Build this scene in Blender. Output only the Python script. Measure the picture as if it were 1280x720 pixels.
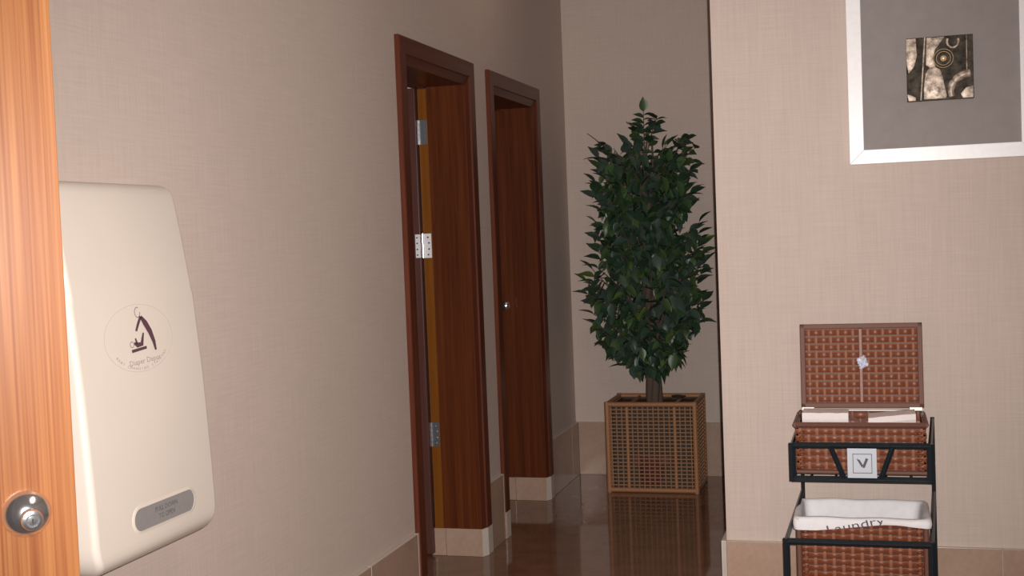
import bpy, bmesh, math, random
from mathutils import Vector, Matrix, noise
for o in list(bpy.data.objects): bpy.data.objects.remove(o)
S = bpy.context.scene; COL = S.collection
# ---------------------------------------------------------------- camera
F, YAW, PITCH, ROLL, CX, CH = 1555.24, 0.280485, 0.043867, -0.0390094, 1.6319, 1.38408
fw = Vector((-math.sin(YAW)*math.cos(PITCH), math.cos(YAW)*math.cos(PITCH), -math.sin(PITCH)))
r0 = Vector((math.cos(YAW), math.sin(YAW), 0)); u0 = r0.cross(fw)
rt = r0*math.cos(ROLL)+u0*math.sin(ROLL); up = -r0*math.sin(ROLL)+u0*math.cos(ROLL)
EYE = Vector((CX, 0, CH))
cd = bpy.data.cameras.new('camera'); cam = bpy.data.objects.new('camera', cd); COL.objects.link(cam)
M = Matrix((rt, up, -fw)).transposed().to_4x4(); M.translation = EYE; cam.matrix_world = M
cd.sensor_width = 36; cd.lens = F/1280*36; cd.clip_start = .02; S.camera = cam
# ---------------------------------------------------------------- world, lights, exposure
w = bpy.data.worlds.new('world'); S.world = w; w.use_nodes = True
w.node_tree.nodes['Background'].inputs[0].default_value = (.5, .45, .42, 1)
w.node_tree.nodes['Background'].inputs[1].default_value = .02
S.view_settings.view_transform = 'Standard'; S.view_settings.look = 'None'
S.view_settings.exposure = 0; S.view_settings.gamma = 1; S.view_settings.use_curve_mapping = False
def light(name, kind, loc, power, color, aim=None, **kw):
    l = bpy.data.lights.new(name, kind); l.energy = power; l.color = color
    for k, v in kw.items(): setattr(l, k, v)
    o = bpy.data.objects.new(name, l); COL.objects.link(o); o.location = loc
    if aim is not None: o.rotation_euler = (Vector(aim)-Vector(loc)).to_track_quat('-Z', 'Y').to_euler()
    return o
# the camera's own flash, just right of and above the lens
fl = EYE + rt*.024 + up*.03 - fw*.005
light('camera_flash', 'SPOT', fl, 610, (1, .94, .90), fl+fw+rt*.0-up*.02, spot_size=math.radians(74), spot_blend=1.0, shadow_soft_size=.006)
# ceiling lamps of the hand-washing area and of the corridor, both above the frame
light('washroom_ceiling_lamp', 'AREA', (1.9, 1.6, 2.93), 9, (1, .80, .62), (1.9, 1.6, 0), shape='SQUARE', size=.6)
light('corridor_ceiling_lamp', 'AREA', (.35, 5.3, 2.93), .9, (1, .72, .58), (.35, 5.3, 0), shape='SQUARE', size=.3)
# ---------------------------------------------------------------- materials
def nt(name):
    m = bpy.data.materials.new(name); m.use_nodes = True
    return m, m.node_tree.nodes, m.node_tree.links, m.node_tree.nodes['Principled BSDF']
def plain(name, col, rough=.5, metal=0, spec=.5, bump=0, bscale=60, coat=0):
    m, N, L, P = nt(name)
    P.inputs['Base Color'].default_value = (*col, 1); P.inputs['Roughness'].default_value = rough
    P.inputs['Metallic'].default_value = metal; P.inputs['Specular IOR Level'].default_value = spec
    P.inputs['Coat Weight'].default_value = coat; P.inputs['Coat Roughness'].default_value = .12
    t = N.new('ShaderNodeTexCoord'); n = N.new('ShaderNodeTexNoise'); n.inputs['Scale'].default_value = bscale
    n.inputs['Detail'].default_value = 4; L.new(t.outputs['Object'], n.inputs['Vector'])
    if not metal:
        r = N.new('ShaderNodeMix'); r.data_type = 'RGBA'
        r.inputs[6].default_value = (*[c*.9 for c in col], 1); r.inputs[7].default_value = (*[min(1, c*1.1) for c in col], 1)
        L.new(n.outputs[0], r.inputs[0]); L.new(r.outputs[2], P.inputs['Base Color'])
    if bump:
        b = N.new('ShaderNodeBump'); b.inputs['Strength'].default_value = bump; b.inputs['Distance'].default_value = .002
        L.new(n.outputs[0], b.inputs['Height']); L.new(b.outputs[0], P.inputs['Normal'])
    return m
def streaks(N, L, sc, scale=1, detail=4, src='Object'):
    t = N.new('ShaderNodeTexCoord'); mp = N.new('ShaderNodeMapping'); mp.inputs['Scale'].default_value = sc
    n = N.new('ShaderNodeTexNoise'); n.inputs['Scale'].default_value = scale; n.inputs['Detail'].default_value = detail
    L.new(t.outputs[src], mp.inputs[0]); L.new(mp.outputs[0], n.inputs['Vector']); return n
def wallpaper(name, col):
    m, N, L, P = nt(name)
    a = streaks(N, L, (7, 7, 210)); b = streaks(N, L, (190, 190, 6)); c = streaks(N, L, (1.2, 1.2, 1.2), 1, 2)
    s = N.new('ShaderNodeMath'); s.operation = 'ADD'; L.new(a.outputs[0], s.inputs[0]); L.new(b.outputs[0], s.inputs[1])
    mr = N.new('ShaderNodeMapRange'); mr.inputs[1].default_value = .65; mr.inputs[2].default_value = 1.35
    mr.inputs[3].default_value = .925; mr.inputs[4].default_value = 1.07; L.new(s.outputs[0], mr.inputs[0])
    mr2 = N.new('ShaderNodeMapRange'); mr2.inputs[3].default_value = .95; mr2.inputs[4].default_value = 1.05; L.new(c.outputs[0], mr2.inputs[0])
    mu = N.new('ShaderNodeMath'); mu.operation = 'MULTIPLY'; L.new(mr.outputs[0], mu.inputs[0]); L.new(mr2.outputs[0], mu.inputs[1])
    v = N.new('ShaderNodeVectorMath'); v.operation = 'SCALE'; v.inputs[0].default_value = col
    L.new(mu.outputs[0], v.inputs['Scale']); L.new(v.outputs[0], P.inputs['Base Color'])
    P.inputs['Roughness'].default_value = .75; P.inputs['Specular IOR Level'].default_value = .25
    bp = N.new('ShaderNodeBump'); bp.inputs['Strength'].default_value = .16; bp.inputs['Distance'].default_value = .0006
    L.new(s.outputs[0], bp.inputs['Height']); L.new(bp.outputs[0], P.inputs['Normal']); return m
def wood(name, dark, light_, sc=(38, 38, 1.1), rough=.32, band=1.0):
    m, N, L, P = nt(name)
    a = streaks(N, L, sc, 1, 5); b = streaks(N, L, tuple(v*4 for v in sc), 1, 3)
    s = N.new('ShaderNodeMix'); s.data_type = 'FLOAT'; s.inputs[0].default_value = .35
    L.new(a.outputs[0], s.inputs[2]); L.new(b.outputs[0], s.inputs[3])
    cr = N.new('ShaderNodeValToRGB'); cr.color_ramp.elements[0].position = .5-.18*band; cr.color_ramp.elements[1].position = .5+.18*band
    cr.color_ramp.elements[0].color = (*dark, 1); cr.color_ramp.elements[1].color = (*light_, 1)
    L.new(s.outputs[0], cr.inputs[0]); L.new(cr.outputs[0], P.inputs['Base Color'])
    P.inputs['Roughness'].default_value = rough; P.inputs['Specular IOR Level'].default_value = .22
    return m
def stone(name, c1, c2, scale, rough, spec=.5):
    m, N, L, P = nt(name)
    a = streaks(N, L, (1, 1, 1), scale, 6); b = streaks(N, L, (1, 1, 1), scale*9, 3)
    s = N.new('ShaderNodeMix'); s.data_type = 'FLOAT'; s.inputs[0].default_value = .4
    L.new(a.outputs[0], s.inputs[2]); L.new(b.outputs[0], s.inputs[3])
    cr = N.new('ShaderNodeValToRGB'); cr.color_ramp.elements[0].position = .35; cr.color_ramp.elements[1].position = .65
    cr.color_ramp.elements[0].color = (*c1, 1); cr.color_ramp.elements[1].color = (*c2, 1)
    L.new(s.outputs[0], cr.inputs[0]); L.new(cr.outputs[0], P.inputs['Base Color'])
    P.inputs['Roughness'].default_value = rough; P.inputs['Specular IOR Level'].default_value = spec
    return m
WALL = wallpaper('beige_linen_wallpaper', (.570, .472, .418))
CEIL = plain('white_ceiling_paint', (.7, .68, .64), .8)
FLOOR = stone('polished_brown_granite', (.20, .098, .062), (.28, .148, .098), 9, .06, .5)
TILE = stone('beige_stone_tile', (.385, .262, .195), (.46, .322, .248), 6, .25, .5)
TEDGE = plain('unglazed_tile_edge', (.62, .55, .48), .6)
GROUT = plain('pale_grout', (.5, .44, .39), .9)
WOOD = wood('dark_red_sapele', (.072, .017, .006), (.135, .036, .011))
WOODC = wood('sapele_casing', (.082, .021, .011), (.130, .037, .019))
WOODH = wood('sapele_header', (.082, .021, .011), (.130, .037, .019), (38, 1.1, 38))
WOODO = wood('orange_veneer', (.17, .055, .008), (.23, .08, .012))
WOODP = wood('plum_brown_door_edge', (.085, .036, .03), (.12, .05, .042))
WOODN = wood('orange_sapele_veneer', (.20, .062, .022), (.36, .155, .055), (55, 55, .45), .33, .75)
CHROME = plain('polished_chrome', (.86, .88, .92), .17, .95)
HINGEW = plain('hinge_reflection_white', (.93, .93, .95), .3, .1)  # middle nickel hinge: its bright reflection is put into a near-white colour
NICKEL = plain('satin_nickel', (.62, .66, .72), .33, 1)
DARKM = plain('dark_bronze', (.06, .045, .05), .35, 1)
HOLE = plain('screw_hole_black', (.02, .018, .02), .7)
BLACK = plain('blue_black_painted_steel', (.013, .020, .026), .32, 0, .5)
SHELL = plain('cream_plastic', (.71, .632, .56), .32, 0, .5, 0, 2)
PILL = plain('grey_label', (.26, .245, .24), .5)
INKP = plain('plum_ink', (.10, .045, .06), .7)
INKG = plain('grey_ink', (.34, .27, .26), .7)
INKL = plain('faint_grey_ink', (.52, .46, .41), .7)
INKD = plain('dark_grey_ink', (.10, .09, .10), .7)
WICK = plain('red_brown_wicker', (.185, .050, .020), .40, 0, .4, .2, 300)
WICKE = plain('wicker_lit_edge_and_stake', (.27, .098, .047), .5, 0, .3)  # paler stakes, and strip edges coloured as if catching light
RIMM = plain('taupe_brown_wicker_rim', (.16, .070, .050), .55, 0, .3, .2, 200)
WDARK = plain('dark_wicker_core', (.06, .014, .007), .5)
CLOTH = plain('white_cotton', (.84, .83, .85), .9, 0, .2, .5, 40)
TOWEL = plain('white_terry', (.90, .82, .81), .95, 0, .1, .8, 400)
PAPER = plain('silver_plaque', (.50, .54, .60), .4, .1)
FRAMEM = plain('white_silver_frame', (.93, .93, .97), .35, .0, .6)
MAT = plain('grey_canvas_mount', (.30, .268, .262), .8, 0, .2, .4, 25)
def bronze(name, a, b, sc, rough=.4):
    m = stone(name, a, b, sc, rough, .25); m.node_tree.nodes['Principled BSDF'].inputs['Metallic'].default_value = .35; return m
BRD = bronze('blackened_bronze', (.006, .006, .006), (.09, .072, .050), 50, .6)
BRL = bronze('pale_worn_bronze', (.06, .045, .03), (.85, .70, .58), 60, .5)
BRG = plain('brass_stud', (.85, .66, .42), .35, .45)
RATTAN = plain('honey_rattan', (.37, .175, .082), .45, 0, .4, .3, 90)
RATD = plain('brown_rattan', (.34, .19, .105), .5, 0, .3)
LINER = plain('brown_grey_liner', (.055, .036, .027), .8)
REDPOT = plain('dusty_red_pot', (.12, .028, .030), .6)
SOIL = plain('dry_moss', (.12, .075, .04), .95, 0, .1, 1, 60)
BARK = plain('grey_brown_bark', (.115, .085, .065), .85, 0, .2, .8, 70)
LEAFM = [plain('leaf_green_%s' % n, c, .40, 0, .45) for n, c in
         (('dark', (.028, .060, .032)), ('blue', (.050, .085, .065)), ('mid', (.050, .096, .034)), ('bright', (.090, .150, .036)))]
PLAST = plain('clear_crumpled_film', (.75, .78, .9), .08, .2, .9)
# ---------------------------------------------------------------- mesh helpers
def wloc(p):
    v = Vector((0, 0, 0))
    while p is not None: v = v+Vector(p.location); p = p.parent
    return v
class MB:
    def __init__(s): s.v = []; s.f = []
    def add(s, vs, fs):
        k = len(s.v); s.v += [Vector(v) for v in vs]; s.f += [tuple(i+k for i in f) for f in fs]; return s
    def box(s, x0, x1, y0, y1, z0, z1):
        return s.add([(x0,y0,z0),(x1,y0,z0),(x1,y1,z0),(x0,y1,z0),(x0,y0,z1),(x1,y0,z1),(x1,y1,z1),(x0,y1,z1)],
                     [(0,3,2,1),(4,5,6,7),(0,1,5,4),(1,2,6,5),(2,3,7,6),(3,0,4,7)])
    def tube(s, pts, r, n=8, cap=True, flat=1.0):
        pts = [Vector(p) for p in pts]; R = r if isinstance(r, (list, tuple)) else [r]*len(pts)
        t0 = (pts[1]-pts[0]).normalized(); a = Vector((0,0,1)) if abs(t0.z) < .9 else Vector((1,0,0))
        nx = t0.cross(a).normalized(); rings = []
        for i, p in enumerate(pts):
            t = (pts[min(i+1,len(pts)-1)]-pts[max(i-1,0)]).normalized()
            nx = (nx-t*nx.dot(t)).normalized(); ny = t.cross(nx)
            rings.append([p+nx*math.cos(2*math.pi*k/n)*R[i]+ny*math.sin(2*math.pi*k/n)*R[i]*flat for k in range(n)])
        vs = [v for q in rings for v in q]; fs = []
        for i in range(len(pts)-1):
            for k in range(n):
                fs.append((i*n+k, i*n+(k+1)%n, (i+1)*n+(k+1)%n, (i+1)*n+k))
        if cap: fs.append(tuple(range(n))[::-1]); fs.append(tuple((len(pts)-1)*n+k for k in range(n)))
        return s.add(vs, fs)
    def bar(s, a, b, r, n=4):   # square bar
        return s.tube([a, b], r*1.414, 4) if n == 4 else s.tube([a, b], r, n)
    def lathe(s, prof, o, ax, n=32):   # prof list of (radius, height along ax)
        ax = Vector(ax).normalized(); a = Vector((0,0,1)) if abs(ax.z) < .9 else Vector((1,0,0))
        e1 = ax.cross(a).normalized(); e2 = ax.cross(e1); o = Vector(o); vs = []; fs = []
        for r, h in prof:
            for k in range(n):
                t = 2*math.pi*k/n; vs.append(o+ax*h+(e1*math.cos(t)+e2*math.sin(t))*r)
        for i in range(len(prof)-1):
            for k in range(n): fs.append((i*n+k, i*n+(k+1)%n, (i+1)*n+(k+1)%n, (i+1)*n+k))
        fs.append(tuple(range(n))[::-1]); fs.append(tuple((len(prof)-1)*n+k for k in range(n)))
        return s.add(vs, fs)
    def poly(s, pts, n, t):   # extruded polygon along n by t
        n = Vector(n)*t; k = len(pts); pts = [Vector(p) for p in pts]
        return s.add(pts+[p+n for p in pts], [tuple(range(k))[::-1], tuple(range(k, 2*k))]+[(i,(i+1)%k,(i+1)%k+k,i+k) for i in range(k)])
    def build(s, name, mat, parent=None, world=True, smooth=None, bevel=0, loc=None):
        off = wloc(parent) if (world and parent is not None) else Vector((0,0,0))
        if loc is not None: off = Vector(loc)
        me = bpy.data.meshes.new(name); me.from_pydata([v-off for v in s.v], [], s.f); me.validate()
        bm = bmesh.new(); bm.from_mesh(me); bmesh.ops.recalc_face_normals(bm, faces=bm.faces)
        if bevel:
            es = [e for e in bm.edges if len(e.link_faces) == 2 and e.calc_face_angle(0) > .6]
            bmesh.ops.bevel(bm, geom=es, offset=bevel, segments=2, affect='EDGES', profile=.6)
        bm.to_mesh(me); bm.free()
        if smooth is not None:
            for p in me.polygons: p.use_smooth = True
            me.set_sharp_from_angle(angle=math.radians(smooth))
        me.materials.append(mat)
        o = bpy.data.objects.new(name, me); COL.objects.link(o)
        if loc is not None: o.location = loc
        if parent is not None: o.parent = parent
        return o
def tag(o, label=None, cat=None, group=None, kind=None):
    if label: o['label'] = label
    if cat: o['category'] = cat
    if group: o['group'] = group
    if kind: o['kind'] = kind
    return o
def empty(name, loc=(0,0,0), rz=0):
    o = bpy.data.objects.new(name, None); COL.objects.link(o); o.location = loc; o.rotation_euler = (0,0,rz)
    o.empty_display_size = .1; return o
def again(o, parent, loc):   # linked-mesh copy
    c = o.copy(); COL.objects.link(c); c.parent = parent; c.location = loc; return c
def text_mesh(txt, size, center=True):
    cu = bpy.data.curves.new('txt', 'FONT'); cu.body = txt; cu.size = size; cu.resolution_u = 2
    if center: cu.align_x = 'CENTER'; cu.align_y = 'CENTER'
    t = bpy.data.objects.new('txt', cu); COL.objects.link(t)
    dg = bpy.context.evaluated_depsgraph_get(); me = bpy.data.meshes.new_from_object(t.evaluated_get(dg))
    vs = [v.co.copy() for v in me.vertices]; fs = [tuple(p.vertices) for p in me.polygons]
    bpy.data.objects.remove(t); return vs, fs
# ---------------------------------------------------------------- room shell
E, RW, WX, TH = 6.874, 4.292, 1.133, .17
OPEN = [(.47, 1.10), (4.335, 5.055), (5.445, 6.165)]; HEAD = 2.035; ZC = 2.95
m = MB(); y = -1.6
for a, b in OPEN:
    m.box(-TH, 0, y, a, 0, ZC); m.box(-TH, 0, a, b, HEAD, ZC); y = b
m.box(-TH, 0, y, E, 0, ZC)
tag(m.build('wall_left', WALL), kind='structure')
tag(MB().box(-1.8, 1.25, E, E+.12, 0, ZC).build('wall_end', WALL), kind='structure')
m = MB().add([(WX,RW,0),(3.3,RW,0),(3.3,RW+.12,0),(WX+.12,RW+.12,0),(WX+.12,E,0),(WX,E,0),
              (WX,RW,ZC),(3.3,RW,ZC),(3.3,RW+.12,ZC),(WX+.12,RW+.12,ZC),(WX+.12,E,ZC),(WX,E,ZC)],
             [(i,(i+1)%6,(i+1)%6+6,i+6) for i in range(6)]+[(5,4,3,0),(3,2,1,0),(6,9,10,11),(6,7,8,9)])
tag(m.build('wall_right', WALL), kind='structure')
tag(MB().box(3.3, 3.42, -1.6, RW+.12, 0, ZC).build('wall_east', WALL), kind='structure')
tag(MB().box(-1.8, 3.42, -1.72, -1.6, 0, ZC).build('wall_back', WALL), kind='structure')
tag(MB().box(-1.8, -1.68, -1.6, E, 0, ZC).build('wall_stall_back', WALL), kind='structure')
for k, (a, b) in enumerate(((4.02, 4.12), (5.2, 5.30), (1.75, 1.85))):
    tag(MB().box(-1.68, -TH, a, b, 0, ZC).build('wall_stall_side', WALL), kind='structure')
tag(MB().box(-1.8, 3.42, -1.72, E+.12, -.1, 0).build('floor', FLOOR), kind='structure')
tag(MB().box(-1.8, 3.42, -1.72, E+.12, ZC, ZC+.08).build('ceiling', CEIL), kind='structure')
# tile skirting: thin grout bed, each tile a part with a paler unglazed top edge
def skirting(name, runs, zb=.297, length=.445, t=.017):
    bed = MB(); tiles = []
    for (axis, fix, sgn, a, b, start) in runs:
        # axis 'x': wall plane x=fix, tiles run in y ; sgn = side the tiles stand on
        def B(mm, p, q, d0, d1, z0, z1):
            lo, hi = sorted((fix+sgn*d0, fix+sgn*d1))
            if axis == 'x': mm.box(lo, hi, p, q, z0, z1)
            else: mm.box(p, q, lo, hi, z0, z1)
        B(bed, a, b, 0, t-.003, 0, zb-.002)
        p = start
        while p < b:
            q = p+length; aa, bb = max(a, p+.001), min(b, q-.001)
            if bb-aa > .01:
                tm = MB(); B(tm, aa, bb, .001, t, .001, zb); tiles.append((tm, axis, fix, sgn, aa, bb))
            p = q
    root = bed.build(name, GROUT); tag(root, kind='structure')
    for tm, axis, fix, sgn, aa, bb in tiles:
        o = tm.build('tile', TILE, root, bevel=.0012)
        o.data.materials.append(TEDGE)
        for p in o.data.polygons:
            n = p.normal
            if n.z > .3 or (axis == 'x' and abs(n.y) > .3) or (axis == 'y' and abs(n.x) > .3): p.material_index = 1
    return root
skirting('baseboard_left', [('x', 0, 1, 1.22, 4.25, 1.12), ('x', 0, 1, 5.142, 5.362, 4.9), ('x', 0, 1, 6.255, E, 6.255)])
skirting('baseboard_end', [('y', E, -1, .018, WX, .018)])
skirting('baseboard_right', [('y', RW, -1, WX+.001, 3.3, WX+.001), ('x', WX, -1, RW-.017, E-.02, RW-.017)])
# pale mitred tile corner at the wall's end
# ---------------------------------------------------------------- doors in the left wall
def casing(mb, y0, y1, zt, w=.1, z0=.12, t=.02, sl=.036):
    prof = [(0, .0005), (0, .005), (sl-.004, t-.007), (sl, t), (w-.003, t), (w, t-.003), (w, .0005)]
    path = [((y0, z0), (-1, 0)), ((y0, zt), (-1, 1)), ((y1, zt), (1, 1)), ((y1, z0), (1, 0))]
    vs = []; fs = []; k = len(prof)
    for (py, pz), (dy, dz) in path:
        for o_, x in prof: vs.append((x, py+dy*o_, pz+dz*o_))
    for i in range(3):
        for j in range(k-1): fs.append((i*k+j, i*k+j+1, (i+1)*k+j+1, (i+1)*k+j))
        fs.append((i*k+k-1, i*k, (i+1)*k, (i+1)*k+k-1))
    fs.append(tuple(range(k))); fs.append(tuple(3*k+j for j in range(k))[::-1]); mb.add(vs, fs)
def plinth(root, y0, y1, w=.1, t=.02, sl=.036, z1=.12):
    for s, yy in ((-1, y0), (1, y1)):
        b = MB(); pr = [(-.0, -.16), (0, .004), (sl, t+.001), (w, t+.001), (w, 0), (.014, 0), (.014, -.16)]
        b.poly([(x, yy+s*o_, .001) for o_, x in pr], (0, 0, 1), z1-.001)
        o = b.build('plinth_tile', TILE, root); o.data.materials.append(TEDGE)
        for p in o.data.polygons:
            if p.normal.z > .5 or (p.normal.x > .2): p.material_index = 1
        MB().box(-.226, -.162, *sorted((yy, yy+s*.014)), .001, z1).build('plinth_tile', TILE, root, bevel=.001)
def doorway(name, y0, y1, zt=2.02, strip=None):
    strip = strip or WOODO
    root = tag(empty(name, (0, (y0+y1)/2, 0)), kind='structure')
    m = MB(); casing(m, y0, y1, zt); c = m.build('door_casing', WOODC, root)
    c.data.materials.append(WOODH)
    for p in c.data.polygons:
        if p.center.z > zt+.001: p.material_index = 1
    for a, b, z0, z1 in ((y0-.014, y0, .12, zt), (y1, y1+.014, .12, zt)):
        MB().box(-.168, -.0, a, b, z0, z1).build('jamb', WOOD, root)
    MB().box(-.168, -.0, y0-.014, y1+.014, zt, zt+.014).build('head_jamb', WOODH, root)
    for a, b in ((y0-.014, y0+.003), (y1-.003, y1+.014)):
        MB().box(-.207, -.168, a, b, .12, zt).build('rebate_strip', strip, root)
    MB().box(-.207, -.168, y0-.014, y1+.014, zt-.006, zt+.014).build('rebate_strip', WOODH, root)
    plinth(root, y0, y1); return root
d1 = doorway('door_1', 4.35, 5.04); tag(d1, 'tall dark red door frame nearest the changing unit, door swung inward on hinges')
d2 = doorway('door_2', 5.46, 6.15, strip=WOOD); tag(d2, 'second dark red door frame, next to the potted ficus, door shut')
# door 1: leaf folded open into the stall, three hinges on the far jamb
leaf = MB().box(-.87, -.212, 5.012, 5.050, .012, 2.017).build('door_leaf', WOODP, d1, bevel=.002)
for z in (1.83, 1.345, .53):
    mid = z == 1.345
    h = MB().box(-.203, -.170, 5.0345, 5.037, z-.052, z+.052).build('hinge', NICKEL if not mid else HINGEW, d1)
    kn = MB()
    for k in range(5): kn.tube([(-.208, 5.031, z-.052+k*.021), (-.208, 5.031, z-.052+k*.021+.0195)], .0055, 10)
    kn.build('knuckle', CHROME, h, smooth=40)
    if mid: MB().box(-.233, -.212, 5.008, 5.0115, z-.05, z+.05).build('hinge_leaf', HINGEW, h)
    for k, zz in enumerate((-.038, -.014, .012, .036)):
        MB().lathe([(.0038, 0), (.0038, .001)], (-.181-.004*(k in (0, 3)), 5.0345, z+zz), (0, -1, 0), 10).build('screw', HOLE if mid else NICKEL, h)
        if mid: MB().lathe([(.0035, 0), (.0035, .001)], (-.225, 5.008, z+zz), (0, -1, 0), 10).build('screw', HOLE, h)
# door 2: shut leaf set deep in the frame, knob on the far side
l2 = MB().box(-.245, -.209, 5.452, 6.158, .01, 2.016).build('door_leaf', WOOD, d2, bevel=.002)
MB().lathe([(.026, 0), (.026, .003), (.019, .008), (.011, .012), (.010, .03)], (-.209, 6.08, 1.016), (1, 0, 0), 24).build('knob_rose', DARKM, l2, smooth=40)
MB().lathe([(.010, 0), (.018, .006), (.0255, .018), (.0265, .027), (.021, .038), (.010, .042), (.009, .040)], (-.180, 6.08, 1.016), (1, 0, 0), 24).build('knob', CHROME, l2, smooth=40)
# door 3: outward-opened leaf in the near left, hinged on the left wall
d3 = tag(empty('door_3', (.054, 1.173, 0), math.radians(45)), 'bright orange-brown door leaf standing open at the left edge, chrome knob', kind='structure')
lf = MB().box(0, .60, 0, .04, .012, 2.03).build('door_leaf', WOODN, d3, world=False, bevel=.0015)
kx = .529
kb = MB().lathe([(.0345, 0), (.0348, .005), (.0338, .009), (.027, .017), (.019, .022), (.013, .026)], (kx, 0, 1.0), (0, -1, 0), 48).build('knob_rose', CHROME, lf, world=False, smooth=35)
MB().lathe([(.011, .024), (.011, .032), (.0125, .040), (.0150, .050), (.0155, .058), (.0142, .062), (.0095, .063), (.0088, .0605), (.0065, .0605), (.006, .0635), (.0018, .0638)], (kx, 0, 1.0), (0, -1, 0), 40).build('knob', CHROME, lf, world=False, smooth=35)
MB().box(kx-.0012, kx+.0012, -.0645, -.0635, 1.0-.0035, 1.0+.0035).build('keyhole', HOLE, lf, world=False)
for z in (.3, 1.7): MB().tube([(-.008, .004, z-.05), (-.008, .004, z+.05)], .006, 10).build('hinge', NICKEL, d3, world=False, smooth=40)
fr = tag(empty('trim_1', (0, .785, 0)), kind='structure')
m = MB(); casing(m, .485, 1.085, 2.02, .09, .002, .014, .02); m.build('door_casing', WOODC, fr)
for a, b in ((.471, .485), (1.085, 1.099)): MB().box(-.168, 0, a, b, .002, 2.02).build('jamb', WOODC, fr)
MB().box(-.168, 0, .471, 1.099, 2.02, 2.034).build('head_jamb', WOODH, fr)
# ---------------------------------------------------------------- baby changing unit
def ring(z, yc, hw, d, r, n=7):
    pts = [(0.001, yc-hw, z)]
    for k in range(n+1):
        a = math.pi/2*k/n; pts.append((d-r+r*math.sin(a), yc-hw+r-r*math.cos(a), z))
    for k in range(n+1):
        a = math.pi/2*k/n; pts.append((d-r+r*math.cos(a), yc+hw-r+r*math.sin(a), z))
    pts.append((0.001, yc+hw, z)); return pts
def loft(rings):
    k = len(rings[0]); vs = [p for r in rings for p in r]; fs = []
    for i in range(len(rings)-1):
        for j in range(k-1): fs.append((i*k+j, i*k+j+1, (i+1)*k+j+1, (i+1)*k+j))
        fs.append((i*k+k-1, i*k, (i+1)*k, (i+1)*k+k-1))
    fs.append(tuple(range(k))); fs.append(tuple((len(rings)-1)*k+j for j in range(k))[::-1]); return vs, fs
def lerp(tab, z):
    for (a, va), (b, vb) in zip(tab, tab[1:]):
        if a <= z <= b: return va+(vb-va)*(z-a)/(b-a)
    return tab[0][1] if z < tab[0][0] else tab[-1][1]
DT = [(.72, .166), (.78, .165), (.88, .161), (1.08, .150), (1.296, .131), (1.44, .108), (1.53, .09)]
YC, HW = 2.318, .232
bc = tag(empty('baby_changing_station', (0, YC, .72)), 'cream plastic wall-mounted baby changing unit with a round logo and grey label strip', 'changing station')
rs = []
for z in [1.287, 1.30, 1.36, 1.42, 1.47, 1.50, 1.512, 1.519, 1.523, 1.525]:
    sh = max(0, z-1.500)/.025; q = 1-math.sqrt(max(0, 1-sh*sh))
    rs.append(ring(z, YC, HW-.002-.018*q, lerp(DT, z)+.0022-.024*q, .012))
MB().add(*loft(rs)).build('upper_housing', SHELL, bc, smooth=50)
rs = []
B0, RB = .722, .075
for z in [.722, .7225, .724, .727, .731, .737, .745, .755, .767, .78, .797, .83, .88, .95, 1.02, 1.10, 1.18, 1.24, 1.275, 1.283, 1.287]:
    t = min(1, (z-B0)/RB); q = 1-math.sqrt(max(0, 1-(1-t)**2))
    t2 = min(1, (z-B0)/.045); q2 = 1-math.sqrt(max(0, 1-(1-t2)**2))
    e = max(0, z-1.275)/.012*.004
    rs.append(ring(z, YC, HW+.003-.072*q-e, lerp(DT, z)+.003-.085*q2-e*.15, .014))
MB().add(*loft(rs)).build('fold_down_panel', SHELL, bc, smooth=50)
panel = bc.children[-1]
def fx(z): return lerp(DT, z)+.003
def onface(name, vs, fs, mat, parent, yc, zc, rot=0, off=.0012, vsc=1.0):
    # local (u,v): u -> +y direction seen by viewer (left wall faces +x: viewer's right is +y), v -> z
    m = MB(); cr, sr = math.cos(rot), math.sin(rot); P = []
    for p in vs:
        u = p[0]*cr-p[1]*sr; v = p[0]*sr+p[1]*cr; z = zc+v
        z = zc+v*vsc; P.append((fx(z)+off+(p[2] if len(p) > 2 else 0), yc+u, z))
    m.add(P, fs); o = m.build(name, mat, parent); return o
def pill(hw, hh, n=8):
    pts = []
    for s, a0 in ((1, -90), (-1, 90)):
        for k in range(n+1):
            a = math.radians(a0+180*k/n); pts.append((s*(hw-hh)+hh*math.cos(a), hh*math.sin(a)))
    return pts
def slab(pts, t):
    k = len(pts); return [(x, y, 0) for x, y in pts]+[(x, y, t) for x, y in pts], [tuple(range(k))[::-1], tuple(range(k, 2*k))]+[(i,(i+1)%k,(i+1)%k+k,i+k) for i in range(k)]
pl = onface('label_strip', *slab(pill(.118, .0235), .0012), PILL, bc, 2.334, .821, off=-.0003)
def ringm(hw, hh, w, t=.003, n=10):
    a, b = pill(hw, hh, n), pill(hw+w, hh+w, n); k = len(a)
    return [(x, y, 0) for x, y in a]+[(x, y, t) for x, y in b][:0]+[(x, y, t) for x, y in a]+[(x, y, 0) for x, y in b]+[(x, y, t*.6) for x, y in b], \
        [(i,(i+1)%k,k+(i+1)%k,k+i) for i in range(k)]+[(k+i,k+(i+1)%k,3*k+(i+1)%k,3*k+i) for i in range(k)]+[(3*k+i,3*k+(i+1)%k,2*k+(i+1)%k,2*k+i) for i in range(k)]
onface('label_rim', *ringm(.118, .0235, .006), SHELL, bc, 2.334, .821, off=-.001)
for tx, zz, sz in (('PULL DOWN', .829, .015), ('TO OPEN', .813, .015)):
    onface('label_text', *text_mesh(tx, sz), INKD, pl, 2.338, zz, off=.0016)
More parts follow.
